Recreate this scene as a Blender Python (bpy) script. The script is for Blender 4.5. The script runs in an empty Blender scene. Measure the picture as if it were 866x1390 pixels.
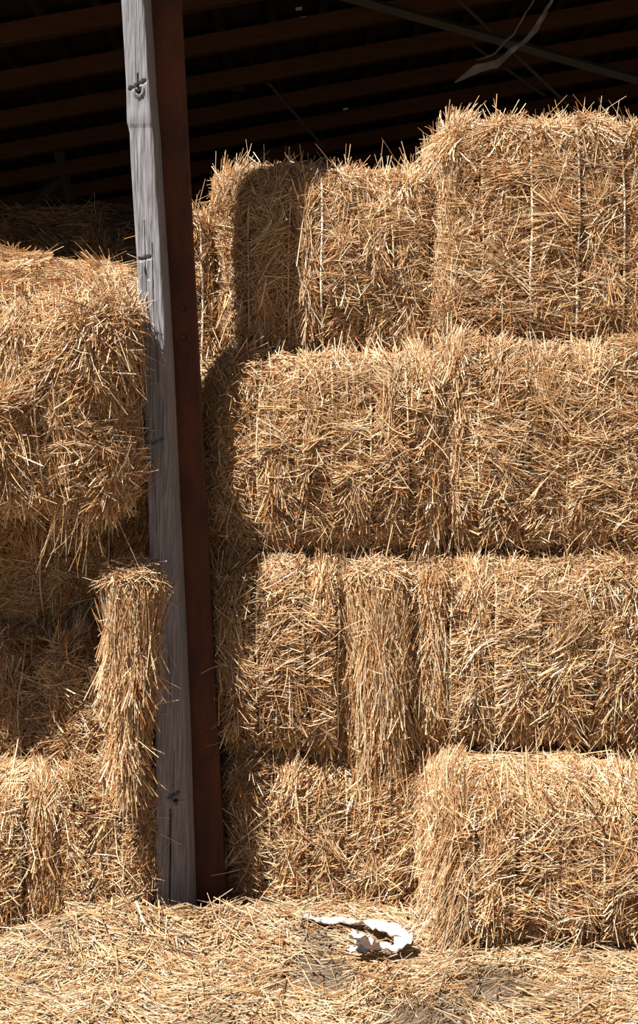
import bpy, math
import numpy as np

SC = bpy.context.scene
COL = SC.collection
RNG = np.random.default_rng(7)

# ---------------------------------------------------------------- camera frame
EYE = 1.45          # eye height, m
F = 1930.0          # focal length in pixels of the 866x1390 frame
CX, CY = 433.0, 645.0
CAMY = -5.0
def X(px, d): return (px - CX) / F * d
def Z(py, d): return EYE - (py - CY) / F * d

# ---------------------------------------------------------------- helpers
def tag(o, label=None, cat=None, group=None, kind=None):
    if label: o['label'] = label
    if cat: o['category'] = cat
    if group: o['group'] = group
    if kind: o['kind'] = kind
    return o

def empty(name, loc=(0, 0, 0), rot=(0, 0, 0)):
    o = bpy.data.objects.new(name, None)
    o.empty_display_size = 0.1
    o.location = loc
    o.rotation_euler = rot
    COL.objects.link(o)
    return o

def mesh_obj(name, V, Q, mat, parent=None, tint=None, smooth=True):
    """V (n,3) verts, Q list of index arrays (m,3|4) -> one mesh object."""
    V = np.asarray(V, dtype=np.float32)
    if isinstance(Q, np.ndarray): Q = [Q]
    me = bpy.data.meshes.new(name)
    me.vertices.add(len(V))
    me.vertices.foreach_set('co', V.ravel())
    loops = np.concatenate([q.ravel() for q in Q]).astype(np.int32)
    tot = np.concatenate([np.full(len(q), q.shape[1], np.int32) for q in Q])
    start = np.concatenate([[0], np.cumsum(tot)[:-1]]).astype(np.int32)
    me.loops.add(len(loops))
    me.loops.foreach_set('vertex_index', loops)
    me.polygons.add(len(tot))
    me.polygons.foreach_set('loop_start', start)
    me.polygons.foreach_set('loop_total', tot)
    me.polygons.foreach_set('use_smooth', np.full(len(tot), smooth, bool))
    if tint is not None:
        a = me.attributes.new('tint', 'FLOAT_COLOR', 'POINT')
        c = np.ones((len(V), 4), np.float32); c[:, :3] = tint
        a.data.foreach_set('color', c.ravel())
    me.update(calc_edges=True)
    me.materials.append(mat)
    o = bpy.data.objects.new(name, me)
    COL.objects.link(o)
    if parent: o.parent = parent
    return o

def box_arrays(lo, hi):
    x0, y0, z0 = lo; x1, y1, z1 = hi
    V = np.array([[x0,y0,z0],[x1,y0,z0],[x1,y1,z0],[x0,y1,z0],[x0,y0,z1],[x1,y0,z1],[x1,y1,z1],[x0,y1,z1]], float)
    Q = np.array([[0,3,2,1],[4,5,6,7],[0,1,5,4],[1,2,6,5],[2,3,7,6],[3,0,4,7]])
    return V, Q

def merge(parts):
    Vs, Qs, n = [], [], 0
    for V, Q in parts:
        Vs.append(V); Qs.append(Q + n); n += len(V)
    return np.concatenate(Vs), np.concatenate(Qs)

def hash3(i, j, k, s):
    h = (i * 374761393 + j * 668265263 + k * 2147483647 + s * 1274126177) & 0xFFFFFFFF
    h = ((h ^ (h >> 13)) * 1274126177) & 0xFFFFFFFF
    h = h ^ (h >> 16)
    return (h & 0xFFFF) / 65535.0

def noise(P, f, seed=0):
    """smooth value noise -1..1"""
    p = np.asarray(P, float) * f + 1000.0
    i = np.floor(p).astype(np.int64); t = p - i
    t = t * t * (3 - 2 * t)
    r = 0
    for a in (0, 1):
        for b in (0, 1):
            for c in (0, 1):
                w = (t[:, 0] if a else 1 - t[:, 0]) * (t[:, 1] if b else 1 - t[:, 1]) * (t[:, 2] if c else 1 - t[:, 2])
                r = r + w * hash3(i[:, 0] + a, i[:, 1] + b, i[:, 2] + c, seed)
    return r * 2 - 1

def unit(v): return v / np.maximum(np.linalg.norm(v, axis=1, keepdims=True), 1e-9)

def tubes(C, R, k=3):
    """C (n,r,3) centre lines, R (n,r) radii -> verts, quads of n closed-side tubes"""
    n, r, _ = C.shape
    T = np.gradient(C, axis=1)
    T = T / np.maximum(np.linalg.norm(T, axis=2, keepdims=True), 1e-9)
    ref = np.where(np.abs(T[:, :1, 2:3]) < 0.8, np.array([0, 0, 1.0]), np.array([1.0, 0, 0]))
    A = np.cross(T, np.broadcast_to(ref, T.shape)); A /= np.maximum(np.linalg.norm(A, axis=2, keepdims=True), 1e-9)
    B = np.cross(T, A)
    ang = np.arange(k) * 2 * math.pi / k
    V = C[:, :, None, :] + R[:, :, None, None] * (np.cos(ang)[None, None, :, None] * A[:, :, None, :] + np.sin(ang)[None, None, :, None] * B[:, :, None, :])
    V = V.reshape(-1, 3)
    base = (np.arange(n) * r * k)[:, None, None]
    rr = (np.arange(r - 1) * k)[None, :, None]
    j = np.arange(k)[None, None, :]; j2 = (j + 1) % k
    Q = np.stack([base + rr + j, base + rr + j2, base + rr + k + j2, base + rr + k + j], axis=-1).reshape(-1, 4)
    return V, Q

# ---------------------------------------------------------------- materials
def mat_new(name):
    m = bpy.data.materials.new(name); m.use_nodes = True
    nt = m.node_tree; b = nt.nodes['Principled BSDF']
    return m, nt, b

def straw_material(name, rough=0.4, spec=0.55):
    m, nt, b = mat_new(name)
    at = nt.nodes.new('ShaderNodeAttribute'); at.attribute_name = 'tint'
    tc = nt.nodes.new('ShaderNodeTexCoord')
    nz = nt.nodes.new('ShaderNodeTexNoise'); nz.inputs['Scale'].default_value = 60
    nz.inputs['Detail'].default_value = 2
    mr = nt.nodes.new('ShaderNodeMapRange'); mr.inputs['To Min'].default_value = 0.75; mr.inputs['To Max'].default_value = 1.2
    mx = nt.nodes.new('ShaderNodeMixRGB'); mx.blend_type = 'MULTIPLY'; mx.inputs[0].default_value = 1
    nt.links.new(tc.outputs['Object'], nz.inputs['Vector'])
    nt.links.new(nz.outputs['Fac'], mr.inputs['Value'])
    nt.links.new(at.outputs['Color'], mx.inputs[1]); nt.links.new(mr.outputs[0], mx.inputs[2])
    nt.links.new(mx.outputs[0], b.inputs['Base Color'])
    b.inputs['Roughness'].default_value = rough
    b.inputs['Specular IOR Level'].default_value = spec
    return m

def plain(name, col, rough=0.7, spec=0.3, metal=0.0, nscale=None, col2=None, stretch=(1, 1, 1), bump=0.0):
    m, nt, b = mat_new(name)
    b.inputs['Base Color'].default_value = (*col, 1)
    b.inputs['Roughness'].default_value = rough
    b.inputs['Specular IOR Level'].default_value = spec
    b.inputs['Metallic'].default_value = metal
    if nscale:
        tc = nt.nodes.new('ShaderNodeTexCoord'); mp = nt.nodes.new('ShaderNodeMapping')
        mp.inputs['Scale'].default_value = stretch
        nz = nt.nodes.new('ShaderNodeTexNoise'); nz.inputs['Scale'].default_value = nscale; nz.inputs['Detail'].default_value = 6
        nz.inputs['Roughness'].default_value = 0.65
        cr = nt.nodes.new('ShaderNodeValToRGB')
        cr.color_ramp.elements[0].position = 0.32; cr.color_ramp.elements[1].position = 0.68
        cr.color_ramp.elements[0].color = (*col, 1); cr.color_ramp.elements[1].color = (*(col2 or col), 1)
        nt.links.new(tc.outputs['Object'], mp.inputs['Vector']); nt.links.new(mp.outputs[0], nz.inputs['Vector'])
        nt.links.new(nz.outputs['Fac'], cr.inputs['Fac']); nt.links.new(cr.outputs[0], b.inputs['Base Color'])
        if bump:
            bp = nt.nodes.new('ShaderNodeBump'); bp.inputs['Strength'].default_value = bump; bp.inputs['Distance'].default_value = 0.004
            nt.links.new(nz.outputs['Fac'], bp.inputs['Height']); nt.links.new(bp.outputs[0], b.inputs['Normal'])
    return m

M_STRAW = straw_material('straw')
M_TWINE_W = plain('white_twine', (0.78, 0.72, 0.62), 0.45)
M_TWINE_N = plain('straw_coloured_twine', (0.72, 0.56, 0.36), 0.5)
M_TIMBER = plain('weathered_grey_timber', (0.11, 0.11, 0.128), 0.8, 0.2, nscale=9, col2=(0.30, 0.30, 0.335), stretch=(16, 16, 0.6), bump=0.5)
M_KNOT = plain('dark_knot', (0.02, 0.016, 0.014), 0.9)
M_RUST = plain('rusty_steel', (0.045, 0.020, 0.014), 0.75, 0.3, nscale=10, col2=(0.12, 0.038, 0.017), stretch=(1.4, 1.4, 0.5), bump=0.3)
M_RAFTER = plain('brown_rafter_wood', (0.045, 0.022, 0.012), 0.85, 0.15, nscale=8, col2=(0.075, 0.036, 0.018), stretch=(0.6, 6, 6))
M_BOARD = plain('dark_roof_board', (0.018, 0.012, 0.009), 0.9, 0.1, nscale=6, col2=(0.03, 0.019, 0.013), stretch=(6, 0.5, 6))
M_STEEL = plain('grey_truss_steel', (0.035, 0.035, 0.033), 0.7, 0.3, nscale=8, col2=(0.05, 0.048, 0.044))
M_WALL = plain('dark_wall_board', (0.04, 0.027, 0.02), 0.9, 0.1, nscale=6, col2=(0.07, 0.045, 0.03), stretch=(6, 6, 0.5))
M_SOIL = plain('straw_strewn_soil', (0.10, 0.075, 0.055), 0.95, 0.1, nscale=7, col2=(0.22, 0.16, 0.10), bump=0.6)
M_RAG = plain('white_plastic_sacking', (0.48, 0.44, 0.435), 0.5, 0.3, nscale=14, col2=(0.62, 0.58, 0.57))
M_FILM = plain('grey_torn_plastic', (0.13, 0.125, 0.12), 0.5, 0.4, nscale=12, col2=(0.19, 0.18, 0.175))

# ---------------------------------------------------------------- straw
PAL = np.array([[0.74, 0.53, 0.32], [0.60, 0.365, 0.175], [0.44, 0.215, 0.08], [0.25, 0.108, 0.038], [0.86, 0.71, 0.52], [0.52, 0.40, 0.28]])
def straw_colors(n, seedbias, rng, w=(0.27, 0.25, 0.19, 0.10, 0.14, 0.05)):
    c = PAL[rng.choice(len(PAL), n, p=np.array(w) / sum(w))]
    return np.clip(c * (1 + 0.14 * rng.standard_normal((n, 1))) * (1 + 0.13 * seedbias[:, None]), 0.01, 0.92)

def straw_tubes(P, D, N, L, rad, bend, col, rings=3, taper=0.75):
    """bent straws centred on P along D, bent towards a random side"""
    n = len(P)
    s = np.linspace(-0.5, 0.5, rings)[None, :, None]
    side = np.cross(D, N)
    bd = unit(side * RNG.standard_normal((n, 1)) + N * 0.35 * RNG.standard_normal((n, 1)))
    C = P[:, None, :] + D[:, None, :] * (s * L[:, None, None]) + bd[:, None, :] * (((s * s) - 0.08) * (bend * L)[:, None, None])
    R = rad[:, None] * np.linspace(1, taper, rings)[None, :] * np.ones((n, 1))
    V, Q = tubes(C, R)
    T = np.repeat(col, rings * 3, axis=0)
    return V, Q, T

class Bale:
    def __init__(s, w, dp, h, r, twines, seed, bulge=0.03, lump=0.016, groove=0.022, sag=0.0):
        s.w, s.dp, s.h, s.r, s.tw, s.seed = w, dp, h, min(r, w * .45, h * .45, dp * .45), twines, seed
        s.bulge, s.lump, s.groove, s.sag = bulge, lump, groove, sag
    def surf(s, c):
        """c on the cube surface -> position (base centre of the bale at the origin) and normal"""
        half = np.array([s.w, s.dp, s.h]) / 2
        p = c * half
        inner = np.clip(p, -(half - s.r), half - s.r)
        d = unit(p - inner)
        pos = inner + s.r * d
        u = pos / half
        bx = np.clip(1 - u[:, 0] ** 4, 0, 1); bz = np.clip(1 - u[:, 2] ** 2, 0, 1)
        off = s.bulge * bx * bz * np.abs(d[:, 1]) + 0.3 * s.bulge * np.abs(d[:, 0]) * bz
        off = off + 1.5 * s.lump * noise(pos, 3.2, s.seed + 5) + s.lump * noise(pos, 7.0, s.seed) + 0.55 * s.lump * noise(pos, 19.0, s.seed + 1)
        wt = np.sqrt(d[:, 1] ** 2 + d[:, 2] ** 2)
        for t in s.tw:
            wob = 0.008 * noise(np.stack([pos[:, 2], pos[:, 1], 0 * pos[:, 0] + t], 1), 5.0, s.seed + 3)
            g = np.exp(-((pos[:, 0] - t - wob) / 0.028) ** 2)
            off = off - s.groove * wt * g
        pos = pos + d * off[:, None]
        if s.sag:   # front slumps forward and down
            f = np.clip(-u[:, 1], 0, 1) ** 2
            pos[:, 2] -= s.sag * f * np.clip(u[:, 2] * 0.5 + 0.5, 0, 1)
        pos[:, 2] += s.h / 2
        return pos, d
    def core(s):
        nx, ny, nz = [max(8, int(v / 0.022)) for v in (s.w, s.dp, s.h)]
        ny = min(ny, 34)
        Vs, Qs, n = [], [], 0
        def grid(a, b, na, nb, fixed, val, flip):
            nonlocal n
            A, B = np.meshgrid(np.linspace(-1, 1, na + 1), np.linspace(-1, 1, nb + 1), indexing='ij')
            c = np.zeros((A.size, 3)); c[:, a] = A.ravel(); c[:, b] = B.ravel(); c[:, fixed] = val
            i, j = np.meshgrid(np.arange(na), np.arange(nb), indexing='ij')
            q = (i * (nb + 1) + j).ravel()
            Q = np.stack([q, q + nb + 1, q + nb + 2, q + 1], 1)
            if flip: Q = Q[:, ::-1]
            Vs.append(c); Qs.append(Q + n); n += len(c)
        grid(0, 2, nx, nz, 1, -1, False); grid(0, 2, nx, nz, 1, 1, True)
        grid(0, 1, nx, ny, 2, 1, False); grid(0, 1, nx, ny, 2, -1, True)
        grid(1, 2, ny, nz, 0, 1, False); grid(1, 2, ny, nz, 0, -1, True)
        c = np.concatenate(Vs); Q = np.concatenate(Qs)
        key, idx, inv = np.unique(np.round(c, 5), axis=0, return_index=True, return_inverse=True)
        inv = np.asarray(inv).ravel()
        c = c[idx]; Q = inv[Q]
        pos, d = s.surf(c)
        pos = pos - d * 0.012
        return pos, Q

def make_bale(name, label, cat, loc, size, twines, group=None, r=0.11, rot=(0, 0, 0), seed=0, dens=31000,
              mean=0.0, spread=0.7, vert_frac=0.12, edge=(0.0, 0.0), white=(), length=0.115, loose=170,
              top_loose=32, cover=0.5, fringe=None, bulge=0.03, lump=0.016, sag=0.0, groove=0.03, sheaf=False, tone=1.0, weights=None, rad=0.00120):
    """one bale: Empty at its base > bale_body (packed straw), twine loops, loose_straw"""
    rng = np.random.default_rng(100 + seed)
    w, dp, h = size
    root = tag(empty(name, loc, rot), label, cat, group)
    B = Bale(w, dp, h, r, twines, seed * 10, bulge, lump, groove, sag)
    cv, cq = B.core()
    ct = np.clip(np.array([0.30, 0.17, 0.07]) * (1 + 0.25 * noise(cv, 40, seed)[:, None]), 0.02, 1)
    parts = [(cv, cq, ct)]
    # sample points on front, top, left, right
    def pts(face, n, reach):
        c = np.zeros((n, 3)); a = rng.uniform(-1, 1, n); b = rng.uniform(-1, 1, n)
        yy = -1 + 2 * np.minimum(1, reach / dp) * (rng.uniform(0, 1, n) ** 1.3)
        if face == 'front': c[:, 0] = a; c[:, 2] = b; c[:, 1] = -1
        elif face == 'top': c[:, 0] = a; c[:, 1] = yy; c[:, 2] = 1
        elif face == 'bot': c[:, 0] = a; c[:, 1] = yy; c[:, 2] = -1
        elif face == 'left': c[:, 1] = yy; c[:, 2] = b; c[:, 0] = -1
        else: c[:, 1] = yy; c[:, 2] = b; c[:, 0] = 1
        return c
    cs = [pts('front', int(dens * w * h), 0), pts('top', int(dens * .8 * w * cover), cover), pts('bot', int(dens * .5 * w * .15), .15),
          pts('left', int(dens * .7 * h * cover * .8), cover * .8), pts('right', int(dens * .7 * h * cover * .6), cover * .6)]
    c = np.concatenate(cs); n = len(c)
    pos, nor = B.surf(c)
    # tufts: neighbours share a direction
    ns = max(20, int(n / 55))
    sd = rng.choice(n, ns, replace=False)
    sp = pos[sd]
    s_ang = mean + spread * rng.standard_normal(ns) * 0.8
    steep = rng.uniform(0, 1, ns) < vert_frac
    s_ang[steep] = math.pi / 2 + 0.35 * rng.standard_normal(steep.sum())
    s_h = rng.uniform(-0.007, 0.015, ns); s_b = rng.standard_normal(ns); s_t = 0.09 * rng.standard_normal(ns)
    near = np.empty(n, int)
    jit = pos + 0.012 * rng.standard_normal(pos.shape)
    for i in range(0, n, 2000):
        dd = ((jit[i:i + 2000, None, :] - sp[None]) ** 2).sum(2); near[i:i + 2000] = dd.argmin(1)
    ang = s_ang[near] + (0.21 if sheaf else 0.36) * rng.standard_normal(n)
    wild = rng.uniform(0, 1, n) < (0.01 if sheaf else 0.10)
    ang[wild] = rng.uniform(0, math.pi, wild.sum())
    for t in twines:
        k = (np.abs(pos[:, 0] - t) < 0.034) & (rng.uniform(0, 1, n) < 0.4)
        ang[k] = math.pi / 2 + 0.3 * rng.standard_normal(k.sum())
    el, er = edge
    for amt, sgn in ((el, -1), (er, 1)):
        if amt:
            k = (sgn * c[:, 0] > 1 - amt / (w / 2)) & (rng.uniform(0, 1, n) < 0.85)
            ang[k] = math.pi / 2 + 0.22 * rng.standard_normal(k.sum())
    if sheaf:
        k = nor[:, 2] > 0.6; ang[k] = rng.uniform(0, math.pi, k.sum())
    t1 = np.cross(np.broadcast_to([0, 0, 1.0], nor.shape), nor)
    small = np.linalg.norm(t1, axis=1) < 0.25
    t1[small] = [1, 0, 0]
    t1 = unit(t1); t2 = unit(np.cross(nor, t1))
    D = t1 * np.cos(ang)[:, None] + t2 * np.sin(ang)[:, None]
    D = unit(D + nor * (s_t[near] + 0.10 * rng.standard_normal(n))[:, None])
    L = length * np.exp(0.45 * rng.standard_normal(n)); L = np.clip(L, 0.03, 0.34)
    rr = rad * np.exp(0.36 * rng.standard_normal(n))
    if sheaf:
        tp = nor[:, 2] > 0.6
        k = (np.abs(nor[:, 2]) > 0.15) & ~tp
        D[k, :2] *= 0.35; D = unit(D)
    P = pos + nor * (s_h[near] + 0.006 * rng.standard_normal(n))[:, None]
    for t in twines:
        k = (np.abs(pos[:, 0] - t) < 0.016) & (np.abs(nor[:, 0]) < 0.7)
        P[k] -= nor[k] * 0.018
        sdist = np.abs(pos[:, 0] - t)
        lim = np.maximum(0.034, 2 * (sdist + 0.003) / np.maximum(np.abs(D[:, 0]), 0.02))
        kk = (sdist < 0.09) & (np.abs(nor[:, 0]) < 0.8) & (rng.uniform(0, 1, n) < 0.93)
        L[kk] = np.minimum(L, lim)[kk]
    if sheaf: P[tp] += nor[tp] * 0.01; L[tp] *= 0.5; P[:, 2] -= np.where(tp, 0, np.maximum(0, P[:, 2] + np.abs(D[:, 2]) * L / 2 - h - rng.uniform(-.08, .03, n)))
    col = straw_colors(n, s_b[near], rng, weights) if weights else straw_colors(n, s_b[near], rng)
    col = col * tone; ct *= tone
    V, Q, T = straw_tubes(P, D, nor, L, rr, np.abs(0.22 * rng.standard_normal(n)), col)
    parts.append((V, Q, T))
    Vv = np.concatenate([parts[0][0], parts[1][0]]); Tt = np.concatenate([parts[0][2], parts[1][2]])
    mesh_obj('bale_body', Vv, [parts[0][1], parts[1][1] + len(parts[0][0])], M_STRAW, root, Tt)
    # twines: closed loops lengthwise round the bale
    for k, t in enumerate(twines):
        m = 60
        a = np.linspace(-1, 1, m)
        cx = np.full(m, t / (w / 2))
        one = np.ones(m)
        path = np.concatenate([np.stack([cx, -one, a], 1), np.stack([cx, a, one], 1)[1:], np.stack([cx, one, -a], 1)[1:], np.stack([cx, -a, -one], 1)[1:]])
        pp, dd = B.surf(path)
        wob = 0.008 * noise(np.stack([pp[:, 2] - h / 2, pp[:, 1], 0 * pp[:, 0] + t], 1), 5.0, B.seed + 3)
        pp[:, 0] += wob + 0.003 * np.sin(np.arange(len(pp)) * 0.13 + k)
        wh = k in white
        ker = np.ones(7) / 7
        for q in range(3): pp[:, q] = np.convolve(np.concatenate([pp[-4:-1, q], pp[:, q], pp[1:4, q]]), ker, 'valid')
        pp = pp + dd * (0.037 if wh else 0.032)
        V, Q = tubes(pp[None], np.full((1, len(pp)), 0.0036 if wh else 0.0028), 6)
        tw = mesh_obj('twine', V, Q, M_TWINE_W if wh else M_TWINE_N, root)
        if wh: tw['label'] = 'white twine'
    # loose straws standing off the bale
    LV = []
    def add_loose(c, up, lo, hi, tilt):
        p, nn = B.surf(c); m = len(c)
        a = rng.uniform(0, 2 * math.pi, m)
        t1 = unit(np.cross(nn, np.broadcast_to([0.3, 0.2, 0.9], nn.shape))); t2 = np.cross(nn, t1)
        dirn = unit(t1 * np.cos(a)[:, None] + t2 * np.sin(a)[:, None] + nn * rng.uniform(*tilt, m)[:, None] + np.array(up))
        L = rng.uniform(lo, hi, m)
        LV.append(straw_tubes(p + dirn * (L * 0.42)[:, None], dirn, nn, L, rad * 0.95 * np.exp(0.2 * rng.standard_normal(m)),
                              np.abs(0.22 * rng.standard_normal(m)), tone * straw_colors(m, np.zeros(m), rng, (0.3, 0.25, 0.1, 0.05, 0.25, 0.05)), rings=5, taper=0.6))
    if loose:
        add_loose(pts('front', loose, 0), (0, 0, -0.15), 0.05, 0.16, (0.25, 0.9))
        m = loose // 3
        for f in ('left', 'right'):
            add_loose(pts(f, m // 2, 0.12), (0, 0, 0.0), 0.05, 0.13, (0.3, 1.2))
        m = m // 2
        cb = pts('front', m, 0); cb[:, 2] = -1 + 0.15 * rng.uniform(0, 1, m)
        add_loose(cb, (0, -0.2, -0.8), 0.05, 0.15, (0.1, 0.6))
    if top_loose:
        ct_ = pts('top', int(top_loose * w / 0.8), 0.25)
        add_loose(ct_, (0, 0, 0.2), 0.05, 0.2, (0.2, 1.2))
    if fringe:
        for (x0, x1, z0, z1, num, lo, hi, lean) in fringe:     # hanging straws: range in bale coordinates (fractions)
            c = np.zeros((num, 3)); c[:, 0] = rng.uniform(x0, x1, num); c[:, 2] = rng.uniform(z0, z1, num); c[:, 1] = -1
            p, nn = B.surf(c)
            dirn = unit(np.stack([lean + 0.28 * rng.standard_normal(num), -0.10 + 0.10 * rng.standard_normal(num), -np.ones(num)], 1))
            L = rng.uniform(lo, hi, num)
            if sheaf: dirn[:, 0] *= 0.4; dirn = unit(dirn)
            LV.append(straw_tubes(p + nn * 0.012 + dirn * (L * 0.4)[:, None], dirn, nn, L, rad * np.exp(0.2 * rng.standard_normal(num)),
                                  np.abs(0.2 * rng.standard_normal(num)), straw_colors(num, np.zeros(num), rng, (0.3, 0.25, 0.12, 0.05, 0.22, 0.06)), rings=5, taper=0.6))
    if LV:
        k = 0; Qs = []
        for V, Q, T in LV: Qs.append(Q + k); k += len(V)
        mesh_obj('loose_straw', np.concatenate([v[0] for v in LV]), np.concatenate(Qs), M_STRAW, root, np.concatenate([v[2] for v in LV]))['kind'] = 'stuff'
    return root

def bale_px(name, label, cat, x0, x1, yt, yb, d, depth, tw=(), **k):
    """bale whose front outline spans pixels x0..x1, yt..yb at distance d from the camera"""
    w = X(x1, d) - X(x0, d); h = Z(yt, d) - Z(yb, d)
    cxm = (X(x0, d) + X(x1, d)) / 2
    b = k.get('bulge', 0.03)
    loc = (cxm, CAMY + d + b * 0.6 + depth / 2, Z(yb, d))
    t = [X(p, d) - cxm for p in tw]
    return make_bale(name, label, cat, loc, (w, depth, h), t, **k)

G = 'square straw bales stacked in the open barn'
BN = 'straw_bale'
# right stack, top row first
bale_px(BN, 'straw bale on the top row crossed by the shadow of the post', 'straw bale', 303, 598, 226, 484, 4.77, 1.3,
        (340, 393, 437, 487, 533, 580), group=G, seed=1, r=0.10, white=(2,), bulge=0.05, spread=0.9)
bale_px(BN, 'highest straw bale of the stack, upper right, with bright white twine', 'straw bale', 600, 905, 160, 458, 4.68, 1.3,
        (655, 720, 783, 845, 890), group=G, seed=2, r=0.09, white=(1, 2, 3), mean=0.0, spread=0.55, bulge=0.03, edge=(0.05, 0), top_loose=42)
bale_px(BN, 'straw bale in the second row down, right beside the rusty column', 'straw bale', 285, 604, 482, 757, 4.58, 1.3,
        (352, 405, 452, 503, 552), group=G, seed=3, r=0.13, bulge=0.06, mean=-0.15, spread=0.75, edge=(0, 0.07))
bale_px(BN, 'straw bale in the second row down, under the highest bale', 'straw bale', 607, 915, 456, 748, 4.59, 1.3,
        (652, 714, 772, 836), group=G, seed=4, r=0.12, bulge=0.04, edge=(0.05, 0), spread=0.6)
bale_px(BN, 'straw bale in the third row down, right beside the rusty column', 'straw bale', 301, 484, 760, 1028, 4.54, 1.3,
        (350, 412, 455), group=G, seed=5, r=0.11, bulge=0.05, edge=(0, 0.05), spread=0.8)
bale_px(BN, 'straw bale in the third row down, long stems trailing from its left end', 'straw bale', 545, 900, 762, 1024, 4.56, 1.3,
        (612, 672, 730, 800), group=G, seed=6, r=0.12, bulge=0.05, mean=0.25, spread=0.75, vert_frac=0.25, edge=(0.15, 0),
        fringe=[(-1, -0.4, -0.4, 0.8, 160, 0.12, 0.3, 0.1), (0.55, 1, -0.6, 0.3, 70, 0.08, 0.2, 0.0)])
bale_px(BN, 'ground level straw bale behind the white plastic scrap', 'straw bale', 312, 592, 1030, 1260, 4.56, 1.3,
        (365, 416, 470, 528), group=G, seed=7, r=0.12, bulge=0.05, spread=0.8)
bale_px(BN, 'front ground level straw bale jutting out at lower right, loose straw on top', 'straw bale', 600, 905, 1062, 1305, 4.24, 1.25,
        (645, 696, 755, 815, 868), group=G, seed=8, r=0.12, bulge=0.04, edge=(0.02, 0), cover=0.75, spread=0.75,
        fringe=[(-1, -0.62, -0.7, 0.95, 300, 0.12, 0.32, -0.38), (-0.9, 1, 0.75, 1.0, 160, 0.06, 0.2, 0.2)], top_loose=90)
# sheaf of upright straw wedged between the two third-row bales
bale_px('straw_sheaf', 'upright sheaf of long straw wedged between two third row bales', 'straw sheaf', 482, 548, 782, 1030, 4.545, 0.35, (),
        seed=9, r=0.06, mean=math.pi / 2, spread=0.16, vert_frac=0, length=0.2, bulge=0.03, lump=0.022, dens=19000, loose=30, sheaf=True,
        top_loose=6, fringe=[(-1, 1, -1, 0.95, 260, 0.12, 0.32, 0.03)])
# left stack
bale_px(BN, 'bulging straw bale overhanging at the top of the left stack', 'straw bale', -195, 172, 322, 692, 4.18, 1.6,
        (-40, 60), group=G, seed=10, r=0.13, bulge=0.05, sag=0.22, lump=0.034, mean=0.5, spread=0.9, vert_frac=0.2, cover=0.75, groove=0.012,
        length=0.125, loose=330, top_loose=60, dens=31000, rot=(0, -0.065, 0),
        fringe=[(0.45, 0.97, -1, -0.8, 45, 0.12, 0.32, -0.12), (0.1, 1, -0.7, 0.4, 90, 0.1, 0.2, 0.1), (0.75, 1.0, -0.5, 0.8, 60, 0.08, 0.18, 0.4)])
bale_px(BN, 'sunlit straw bale end showing between the rusty column and top row', 'straw bale', 212, 288, 288, 688, 4.80, 1.0,
        (240, 272), group=G, seed=11, r=0.06, white=(1,), bulge=0.02)
bale_px(BN, 'shaded straw bale directly beneath the overhanging left bale', 'straw bale', -120, 282, 690, 864, 4.74, 1.3,
        (-30, 60, 150), group=G, seed=12, r=0.09, bulge=0.02, mean=0.1, spread=0.55, groove=0.008)
bale_px(BN, 'shaded straw bale at the left edge, third up from the ground', 'straw bale', -230, 82, 868, 1052, 4.62, 1.2,
        (-60, 30), group=G, seed=13, r=0.09, bulge=0.02, spread=0.8, groove=0.008)
bale_px(BN, 'half shaded straw bale end behind the leaning clump of straw', 'straw bale', 76, 204, 868, 1040, 4.50, 0.9,
        (120,), group=G, seed=14, r=0.08, bulge=0.03, spread=0.6)
bale_px(BN, 'ground level straw bale at the lower left edge', 'straw bale', -190, 84, 1058, 1281, 4.40, 1.2,
        (-60, 30), group=G, seed=15, r=0.11, bulge=0.04, mean=0.3, vert_frac=0.3, edge=(0, 0.1))
bale_px(BN, 'ground level straw bale immediately left of the timber post', 'straw bale', 84, 203, 1032, 1281, 4.40, 1.0,
        (120, 168), group=G, seed=16, r=0.08, bulge=0.03, vert_frac=0.25)
bale_px('straw_sheaf', 'sunlit clump of upright straw leaning beside the timber post', 'straw sheaf', 156, 188, 792, 1034, 4.28, 0.11, (),
        seed=17, r=0.055, mean=math.pi / 2, spread=0.2, vert_frac=0, length=0.2, bulge=0.02, lump=0.02, dens=19000, loose=12, sheaf=True, top_loose=6, rot=(0, 0.02, 0),
        fringe=[(-1, 0.8, -1, 0.9, 170, 0.1, 0.3, -0.08)])
# bales further inside, under the roof
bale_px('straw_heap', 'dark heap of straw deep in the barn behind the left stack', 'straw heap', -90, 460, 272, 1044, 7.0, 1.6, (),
        seed=18, tone=0.5, dens=6500, r=0.35, lump=0.05, rad=0.002, loose=60)  # tone puts the barn's deep shade into the colour, as darker old straw

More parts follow.
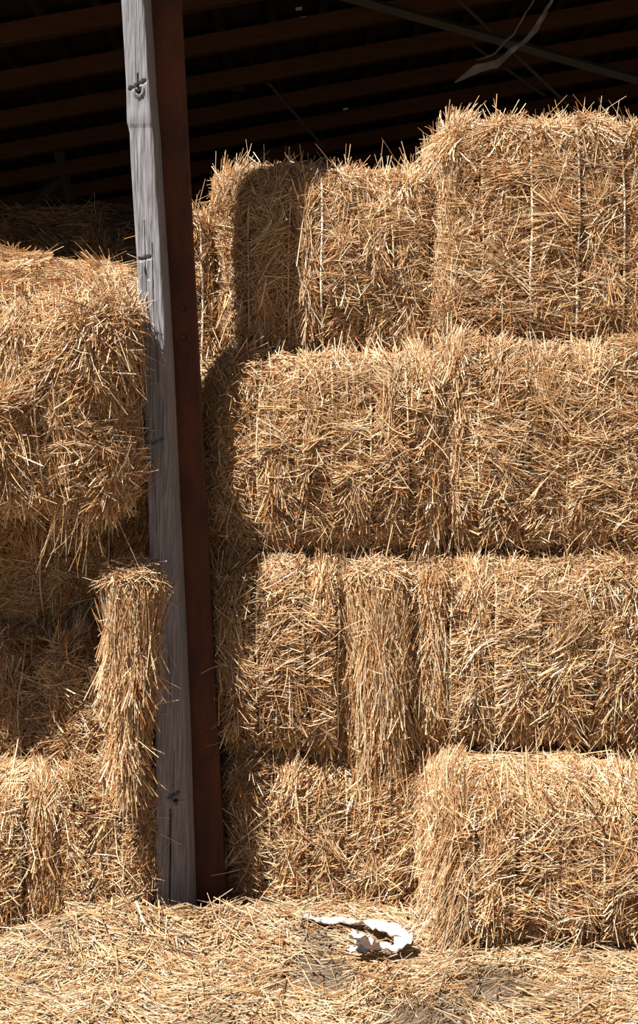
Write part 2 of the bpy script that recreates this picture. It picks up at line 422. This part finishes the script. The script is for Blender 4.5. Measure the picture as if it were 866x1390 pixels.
# ---------------------------------------------------------------- timber post
LEAN = 0.05      # the post and column lean out a little at the top
def make_post():
    D = 4.39
    prof = [(-420, 151, 182), (-100, 160, 191), (0, 164, 195), (60, 167.5, 199), (110, 170.5, 202), (150, 171.5, 205), (165, 172, 206.5), (180, 175.5, 208), (220, 177, 210), (300, 182, 215),
            (380, 187, 220), (440, 190, 223.5), (500, 194, 227), (620, 199, 232), (700, 203, 236), (850, 208, 243.5), (1000, 212.5, 250), (1100, 213.5, 253),
            (1200, 213.5, 256.6), (1250, 213.5, 258), (1310, 213, 260)]
    pr = np.array(prof, float)
    zz = np.linspace(Z(-400, D), 0.0, 620)
    DZ = D + LEAN * (1.5 - zz)
    py = CY + (EYE - zz) * F / DZ
    L = (np.interp(py, pr[:, 0], pr[:, 1]) - CX) / F * DZ; R = (np.interp(py, pr[:, 0], pr[:, 2]) - CX) / F * DZ
    yL = CAMY + DZ; tw = np.radians(np.interp(py, [0, 380, 600, 720, 1250], [-13, -8, 4, 34, 37]))
    n = 37
    yF = CAMY + D; dep = 0.095
    V = []
    fr = np.linspace(0, 1, n)
    XX = L[:, None] + (R - L)[:, None] * fr[None]
    ZZ = np.repeat(zz[:, None], n, 1)
    yy = yL[:, None] + np.tan(tw)[:, None] * (XX - (L + R)[:, None] / 2)
    yy += 0.004 * (np.abs(fr - .5) * 2)[None] ** 10                    # worn arris
    gp = np.stack([XX.ravel() * 1.0, 0 * XX.ravel(), ZZ.ravel() * 0.05], 1)
    yy += 0.0016 * noise(gp, 130, 5).reshape(XX.shape) + 0.0010 * noise(gp, 300, 6).reshape(XX.shape)
    PY = np.repeat(py[:, None], n, 1); PX = CX + XX * F / DZ[:, None]
    def crack(pts, wd, deep):
        nonlocal yy
        pts = np.array(pts, float)
        cxp = np.interp(PY, pts[:, 1], pts[:, 0], left=-999, right=-999)
        yy = yy + deep * np.exp(-((PX - cxp) / wd) ** 2)
    crack([(231, 1100), (231, 1160), (230, 1240), (229, 1300)], 0.9, 0.02)
    crack([(224, 1195), (226, 1210), (228, 1192)], 0.7, 0.008)
    crack([(236, 1020), (235, 1060), (234, 1085)], 0.7, 0.006)
    crack([(196, 300), (198, 360), (200, 420)], 0.6, 0.005)
    crack([(207, 330), (209, 420), (214, 520)], 0.6, 0.005)
    crack([(187, 100), (188, 128)], 0.8, 0.012)
    crack([(209, 640), (215, 760), (218, 860)], 0.7, 0.006)
    crack([(226, 850), (231, 960)], 0.6, 0.005)
    def gash(x0, y0, x1, y1, wd, deep):
        nonlocal yy
        dx, dy = x1 - x0, y1 - y0; l = math.hypot(dx, dy)
        t = np.clip(((PX - x0) * dx + (PY - y0) * dy) / l ** 2, 0, 1)
        q = np.hypot(PX - x0 - t * dx, PY - y0 - t * dy)
        yy = yy + deep * np.exp(-(q / wd) ** 2)
    gash(176, 120, 186, 116, 1.6, 0.016); gash(186, 116, 197, 110, 1.8, 0.014)
    gash(189, 352, 204, 349, 1.8, 0.010); gash(197, 366, 201, 378, 1.4, 0.008)
    gash(228, 1081, 242, 1076, 1.6, 0.014)
    gash(206, 600, 220, 594, 2.0, 0.010)
    # knots: dished and bulged
    for kx, ky, kr in ((188.5, 123, 3.0), (238, 1088, 2.4)):
        q = np.hypot(PX - kx, (PY - ky) * 0.8)
        yy -= 0.007 * np.exp(-((q - kr * 1.9) / 2.2) ** 2)
        yy += 0.016 * np.exp(-(q / kr) ** 2)
    # swelling above the notch at py ~170
    yy -= 0.0035 * np.exp(-((PY - 160) / 14) ** 2) * np.clip((174 - PY) / 5, 0, 1)
    front = np.stack([XX, yy, ZZ], 2)
    m = len(zz)
    # other three sides as rows joined round
    back = np.stack([np.stack([R + 0.013, yL + dep, zz], 1), np.stack([L, yL + dep, zz], 1)], 1)
    ring = np.concatenate([front, back], 1)
    # right side gets a middle column with a wavering edge
    k = ring.shape[1]
    V = ring.reshape(-1, 3)
    i, j = np.meshgrid(np.arange(m - 1), np.arange(k), indexing='ij')
    j2 = (j + 1) % k
    Q = np.stack([i * k + j, (i + 1) * k + j, (i + 1) * k + j2, i * k + j2], -1).reshape(-1, 4)
    root = tag(empty('timber_post', (0, 0, 0)), 'weathered grey squared timber post with knots fixed to the rusty column', 'post')
    base = np.array([X(236, D), yF + dep / 2, 0.0])
    root.location = base
    o = mesh_obj('post_shaft', V - base, Q, M_TIMBER, root, smooth=False)
    for kx, ky, kr in ((188.5, 123, 2.6), (238, 1088, 2.0)):
        a = np.linspace(0, 2 * math.pi, 18, endpoint=False)
        rings = []
        for rr_, yo in ((1.0, 0.007), (0.75, 0.002), (0.4, -0.001), (0.05, -0.0015)):
            w = kr * rr_ / F * D; yk = CAMY + D + LEAN * (1.5 - Z(ky, D)); xk = X(kx, yk - CAMY)
            rings.append(np.stack([xk + w * np.cos(a) * (1 + .15 * np.sin(3 * a)), np.full(18, yk + yo), Z(ky, yk - CAMY) + 1.25 * w * np.sin(a)], 1))
        Vk = np.concatenate(rings)
        ii, jj = np.meshgrid(np.arange(3), np.arange(18), indexing='ij')
        Qk = np.stack([ii * 18 + jj, ii * 18 + (jj + 1) % 18, (ii + 1) * 18 + (jj + 1) % 18, (ii + 1) * 18 + jj], -1).reshape(-1, 4)
        mesh_obj('knot', Vk - base, Qk, M_KNOT, root)
make_post()

# ---------------------------------------------------------------- rusty steel column (H section)
def make_column():
    D = 4.5; y0 = CAMY + D
    tilt = 0.0511
    zt = 4.05
    def xr(z): return X(244.6 + tilt * (CY + (EYE - z) * F / D), D)      # right edge of the front flange
    W = 0.168; dp = 0.05
    root = tag(empty('steel_column', (xr(0) - W / 2, y0 + dp / 2, 0)), 'rusty brown steel column standing behind the grey timber post', 'column')
    base = np.array(root.location)
    def prism(xa, xb, ya0, yb0, name):
        V = []
        zs = np.linspace(0, zt, 40)
        for z in zs:
            r = xr(z)
            b = 0.003; sh = LEAN * (1.5 - z); r = (r * 1.0) * (D + sh) / D
            ya, yb = ya0 + sh, yb0 + sh
            V += [[r - W + xa, ya + b, z], [r - W + xa + b, ya, z], [r - W + xb - b, ya, z], [r - W + xb, ya + b, z], [r - W + xb, yb, z], [r - W + xa, yb, z]]
        V = np.array(V); k = 6; m = len(zs)
        i, j = np.meshgrid(np.arange(m - 1), np.arange(k), indexing='ij')
        Q = np.stack([i * k + j, i * k + (j + 1) % k, (i + 1) * k + (j + 1) % k, (i + 1) * k + j], -1).reshape(-1, 4)
        return mesh_obj(name, V - base, Q, M_RUST, root, smooth=False)
    prism(0, W, y0, y0 + 0.014, 'flange')
    prism(W / 2 - 0.006, W / 2 + 0.006, y0 + 0.014, y0 + dp - 0.014, 'web')
    prism(0, W, y0 + dp - 0.014, y0 + dp, 'flange')
    # bolt holes in the front flange
    for px, py in ((251, 420), (251, 460)):
        z = Z(py, D); x = X(px, D); y0 = CAMY + D + LEAN * (1.5 - z)
        a = np.linspace(0, 2 * math.pi, 12, endpoint=False)
        r1 = 0.009
        V = np.concatenate([np.stack([x + r1 * np.cos(a), np.full(12, y0 - 0.004), z + r1 * np.sin(a)], 1), np.stack([x + r1 * 1.1 * np.cos(a), np.full(12, y0 + 0.002), z + r1 * 1.1 * np.sin(a)], 1)])
        j = np.arange(12); Q = np.stack([j, (j + 1) % 12, 12 + (j + 1) % 12, 12 + j], 1)
        cap = np.stack([np.zeros(10, int), np.arange(1, 11), np.arange(2, 12)], 1)
        mesh_obj('bolt_head', V - base, [Q, cap], M_RUST, root)
make_column()

# ---------------------------------------------------------------- ground and litter
def litter_h(x, y):
    P = np.stack([x, y, 0 * x], 1)
    h = 0.018 + 0.014 * noise(P, 2.3, 50) + 0.012 * noise(P, 6.0, 51) + 0.006 * noise(P, 15, 52)
    h += 0.10 * np.exp(-((x + 0.62) / 0.26) ** 2 - ((y + 0.74) / 0.17) ** 2)
    h += 0.055 * np.exp(-((x + 0.25) / 0.35) ** 2 - ((y + 0.62) / 0.2) ** 2)
    h += 0.03 * np.exp(-((x - 0.1) / 0.5) ** 2 - ((y + 0.5) / 0.15) ** 2)
    h *= np.clip((y + 2.2) / 1.0, 0.35, 1)
    return np.maximum(h, 0.003)

V, Q = box_arrays((-30, -40, -0.1), (30, 14, 0.0))
tag(mesh_obj('floor', V, Q, M_SOIL, smooth=False), 'bare soil ground strewn with straw', kind='structure')
def make_litter():
    x0, x1, y0, y1 = -1.7, 1.9, -1.75, -0.2
    nx, ny = 180, 80
    A, B = np.meshgrid(np.linspace(x0, x1, nx), np.linspace(y0, y1, ny), indexing='ij')
    a, b = A.ravel(), B.ravel()
    V = np.stack([a, b, litter_h(a, b) - 0.004], 1)
    i, j = np.meshgrid(np.arange(nx - 1), np.arange(ny - 1), indexing='ij')
    q = (i * ny + j).ravel(); Q = np.stack([q, q + ny, q + ny + 1, q + 1], 1)
    dark = np.clip(noise(V * [1, 1, 0], 4.0, 60) * 2.2 - 0.25, 0, 1)[:, None]
    T = np.array([0.34, 0.22, 0.11]) * (1 - dark) + np.array([0.12, 0.09, 0.07]) * dark
    rng = np.random.default_rng(77)
    n = 56000
    x = rng.uniform(x0, x1, n); y = y1 - (y1 - y0) * rng.uniform(0, 1, n) ** 1.2
    P = np.stack([x, y, litter_h(x, y)], 1)
    e = 0.01
    nor = unit(np.stack([-(litter_h(x + e, y) - P[:, 2]) / e, -(litter_h(x, y + e) - P[:, 2]) / e, np.ones(n)], 1))
    ang = 1.3 * noise(P, 7, 61) * 1.6 + 0.5 * rng.standard_normal(n)
    t1 = unit(np.cross(np.broadcast_to([0, 1.0, 0], nor.shape), nor)); t2 = np.cross(nor, t1)
    D = unit(t1 * np.cos(ang)[:, None] + t2 * np.sin(ang)[:, None] + nor * 0.17 * rng.standard_normal((n, 1)))
    L = np.clip(0.12 * np.exp(0.45 * rng.standard_normal(n)), 0.03, 0.35)
    dk = np.clip(noise(P * [1, 1, 0] , 4.0, 60) * 2.2 - 0.25, 0, 1)
    keep = rng.uniform(0, 1, n) > dk * 0.85
    col = straw_colors(n, noise(P, 9, 62), rng, (0.30, 0.26, 0.10, 0.06, 0.14, 0.12)) * 0.72
    col = col * (1 - 0.55 * dk[:, None])
    Vs, Qs, Ts = straw_tubes((P + nor * rng.uniform(-.002, .016, n)[:, None])[keep], D[keep], nor[keep], L[keep], (0.0017 * np.exp(0.28 * rng.standard_normal(n)))[keep],
                             np.abs(0.25 * rng.standard_normal(keep.sum())), col[keep])
    o = mesh_obj('straw_litter', np.concatenate([V, Vs]), [Q, Qs + len(V)], M_STRAW, None, np.concatenate([T, Ts]))
    tag(o, 'loose straw litter covering the ground along the foot of the bales', 'straw', kind='stuff')
make_litter()

# ---------------------------------------------------------------- white plastic scrap
def ribbon(path, widths, thick, seed, amp):
    path = np.array(path, float)
    t = np.linspace(0, len(path) - 1, 90)
    C = np.stack([np.interp(t, np.arange(len(path)), path[:, i]) for i in range(3)], 1)
    ker = np.ones(9) / 9
    Cp = np.concatenate([np.repeat(C[:1], 4, 0), C, np.repeat(C[-1:], 4, 0)])
    C = np.stack([np.convolve(Cp[:, i], ker, 'valid') for i in range(3)], 1)
    W = np.interp(t, np.arange(len(path)), widths)
    T = unit(np.gradient(C, axis=0)); S = unit(np.cross(T, np.broadcast_to([0, 0, 1.0], T.shape)))
    n = 16
    u = np.linspace(-1, 1, n)
    V = C[:, None] + S[:, None] * (W[:, None] * u[None])[:, :, None] / 2
    V = V.reshape(-1, 3)
    V[:, 2] += amp * noise(V, 32, seed) + 0.7 * amp * noise(V, 75, seed + 1) + amp
    V[:, :2] += 0.5 * amp * np.stack([noise(V, 30, seed + 2), noise(V, 30, seed + 3)], 1)
    m = len(C)
    i, j = np.meshgrid(np.arange(m - 1), np.arange(n - 1), indexing='ij')
    q = (i * n + j).ravel(); Q = np.stack([q, q + 1, q + n + 1, q + n], 1)
    V2 = V.copy(); V2[:, 2] -= thick
    return np.concatenate([V, V2]), np.concatenate([Q, Q[:, ::-1] + len(V)])

def gpt(px, py, z):
    d = (EYE - z) * F / (py - CY)
    return (X(px, d), CAMY + d, z)
r1 = ribbon([gpt(399, 1249, .085), gpt(425, 1250, .09), gpt(460, 1254, .09), gpt(505, 1256, .088), gpt(530, 1264, .085), gpt(550, 1273, .08)], [.03, .05, .04, .04, .09, .05], .003, 5, .010)
r2 = ribbon([gpt(550, 1273, .08), gpt(546, 1287, .075), gpt(520, 1293, .07), gpt(490, 1292, .07), gpt(474, 1296, .065)], [.05, .05, .045, .045, .02], .003, 15, .011)
r3 = ribbon([gpt(484, 1270, .12), gpt(488, 1278, .11), gpt(497, 1286, .09), gpt(506, 1289, .075)], [.02, .075, .09, .06], .003, 25, .018)
V, Q = merge([r1, r2, r3])
c0 = np.array([X(480, 4.4), CAMY + 4.4, 0.03])
ro = mesh_obj('plastic_scrap', V - c0, Q, M_RAG); ro.location = c0
tag(ro, 'crumpled white plastic scrap lying on the straw litter', 'plastic scrap')

# ---------------------------------------------------------------- barn shell
RS = 0.18      # the roof rises to the right
RZ = 4.2
def roof(x): return RZ + RS * x
YF, YB, XL, XR = -0.45, 12.0, -6.5, 6.5
def slab(x0, x1, y0, y1, lo, hi):
    """block following the roof slope; lo/hi heights relative to the roof underside"""
    V = np.array([[x0, y0, roof(x0) + lo], [x1, y0, roof(x1) + lo], [x1, y1, roof(x1) + lo], [x0, y1, roof(x0) + lo],
                  [x0, y0, roof(x0) + hi], [x1, y0, roof(x1) + hi], [x1, y1, roof(x1) + hi], [x0, y1, roof(x0) + hi]], float)
    Q = np.array([[0,3,2,1],[4,5,6,7],[0,1,5,4],[1,2,6,5],[2,3,7,6],[3,0,4,7]])
    return V, Q
# small gaps in the roofing that let daylight through
def roof_hit(px, py):
    ax, az = (px - CX) / F, (CY - py) / F
    d = (RZ - EYE) / (az - RS * ax)
    return ax * d, CAMY + d
holes = [roof_hit(*p) for p in ((388, 15), (60, 82), (446, 152), (819, 91))]
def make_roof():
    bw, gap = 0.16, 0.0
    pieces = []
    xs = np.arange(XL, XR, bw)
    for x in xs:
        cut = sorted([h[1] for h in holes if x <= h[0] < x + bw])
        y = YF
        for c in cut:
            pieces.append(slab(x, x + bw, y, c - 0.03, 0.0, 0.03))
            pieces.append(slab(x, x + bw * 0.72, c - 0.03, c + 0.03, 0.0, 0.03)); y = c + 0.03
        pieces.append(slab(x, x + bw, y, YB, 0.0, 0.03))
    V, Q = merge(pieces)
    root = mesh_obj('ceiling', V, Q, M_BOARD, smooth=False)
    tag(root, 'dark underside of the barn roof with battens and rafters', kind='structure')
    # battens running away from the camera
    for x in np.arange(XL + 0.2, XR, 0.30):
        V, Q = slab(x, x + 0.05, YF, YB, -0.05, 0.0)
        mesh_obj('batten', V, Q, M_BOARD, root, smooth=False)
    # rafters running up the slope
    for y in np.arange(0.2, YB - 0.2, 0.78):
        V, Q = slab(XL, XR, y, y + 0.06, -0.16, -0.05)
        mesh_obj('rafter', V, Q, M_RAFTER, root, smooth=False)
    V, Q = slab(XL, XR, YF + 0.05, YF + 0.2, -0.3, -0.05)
    mesh_obj('eave_beam', V, Q, M_RAFTER, root, smooth=False)
    # steel truss members below the rafters
    def strut(a, b, r):
        a, b = np.array(a, float), np.array(b, float)
        C = np.linspace(a, b, 3)[None]
        V, Q = tubes(C, np.full((1, 3), r), 4)
        mesh_obj('truss_member', V, Q, M_STEEL, root, smooth=False)
    def P(px, py, d): return (X(px, d), CAMY + d, Z(py, d))
    strut(P(-60, 45, 8.0), P(330, 120, 9.5), 0.028)
    strut(P(400, -25, 7.6), P(960, 135, 8.2), 0.03)
    strut(P(560, -60, 8.0), P(800, 170, 8.4), 0.012)
    strut(P(250, -20, 9.0), P(440, 200, 9.4), 0.012)
    strut(P(640, 60, 8.5), P(740, 130, 8.5), 0.010)
    strut(P(20, 300, 11), P(110, 210, 11), 0.05)
    strut(P(60, 130, 10), P(110, 330, 10), 0.035)
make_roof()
for nm, lo, hi in (('wall_back', (XL, YB, 0), (XR, YB + 0.1, 5.5)), ('wall_left', (XL - 0.1, 0.3, 0), (XL, YB + 0.1, 3.4)), ('wall_right', (XR, 0.3, 0), (XR + 0.1, YB + 0.1, 5.6))):
    V, Q = box_arrays(lo, hi)
    tag(mesh_obj(nm, V, Q, M_WALL, smooth=False), 'dark inner wall of the barn', kind='structure')

# torn plastic strip hanging from the rafters
def make_film():
    d = 6.6
    def strip(pts, wd, seed):
        pts = np.array([(X(a, d), CAMY + d + 0.05 * math.sin(i), Z(b, d)) for i, (a, b) in enumerate(pts)])
        t = np.linspace(0, len(pts) - 1, 60)
        C = np.stack([np.interp(t, np.arange(len(pts)), pts[:, i]) for i in range(3)], 1)
        W = np.interp(t, np.arange(len(wd)), wd)
        T = unit(np.gradient(C, axis=0)); S = unit(np.cross(T, np.broadcast_to([0, 1.0, 0], T.shape)))
        n = 8; u = np.linspace(-1, 1, n)
        V = (C[:, None] + S[:, None] * (W[:, None] * u[None])[:, :, None] / 2).reshape(-1, 3)
        V[:, 1] += 0.02 * noise(V, 25, seed)
        V[:, 0] += 0.006 * noise(V, 30, seed + 1)
        m = len(C); i, j = np.meshgrid(np.arange(m - 1), np.arange(n - 1), indexing='ij')
        q = (i * n + j).ravel(); Q = np.stack([q, q + 1, q + n + 1, q + n], 1)
        V2 = V.copy(); V2[:, 1] += 0.0015
        return np.concatenate([V, V2]), np.concatenate([Q, Q[:, ::-1] + len(V)])
    a = strip([(775, -75), (752, -5), (728, 38), (700, 65), (672, 90), (645, 97), (618, 112)], [.012, .016, .024, .022, .034, .04, .008], 3)
    b = strip([(750, -60), (724, 0), (700, 40), (672, 72), (645, 86)], [.004, .006, .006, .008, .004], 8)
    V, Q = merge([a, b])
    o = mesh_obj('plastic_strip', V, Q, M_FILM)
    tag(o, 'torn grey plastic strip hanging from the dark roof', 'plastic strip')
make_film()

# ---------------------------------------------------------------- light
sun = bpy.data.lights.new('sun', 'SUN'); sun.energy = 12.3; sun.angle = math.radians(0.53); sun.color = (1.0, 0.93, 0.83)
so = bpy.data.objects.new('sun', sun); COL.objects.link(so)
import mathutils
so.rotation_euler = mathutils.Vector((0.40, 0.36, -0.84)).to_track_quat('-Z', 'Y').to_euler()
so.location = (-4, -8, 10)
w = bpy.data.worlds.new('sky'); SC.world = w; w.use_nodes = True
nt = w.node_tree; bg = nt.nodes['Background']
sk = nt.nodes.new('ShaderNodeTexSky'); sk.sky_type = 'NISHITA'; sk.sun_disc = False
sk.sun_elevation = math.radians(56); sk.sun_rotation = math.radians(228)
nt.links.new(sk.outputs[0], bg.inputs['Color']); bg.inputs['Strength'].default_value = 0.035

# ---------------------------------------------------------------- camera
cam = bpy.data.cameras.new('camera'); co = bpy.data.objects.new('camera', cam); COL.objects.link(co)
co.location = (0, CAMY, EYE); co.rotation_euler = (math.pi / 2, 0, 0)
cam.sensor_fit = 'VERTICAL'; cam.sensor_height = 36.0; cam.lens = F / 1390.0 * 36.0
cam.shift_y = -(695.0 - CY) / 1390.0
cam.clip_start = 0.05; cam.clip_end = 200
SC.camera = co
SC.view_settings.view_transform = 'Standard'; SC.view_settings.look = 'None'
SC.view_settings.gamma = 1.0; SC.view_settings.use_curve_mapping = False
SC.view_settings.exposure = 0.0
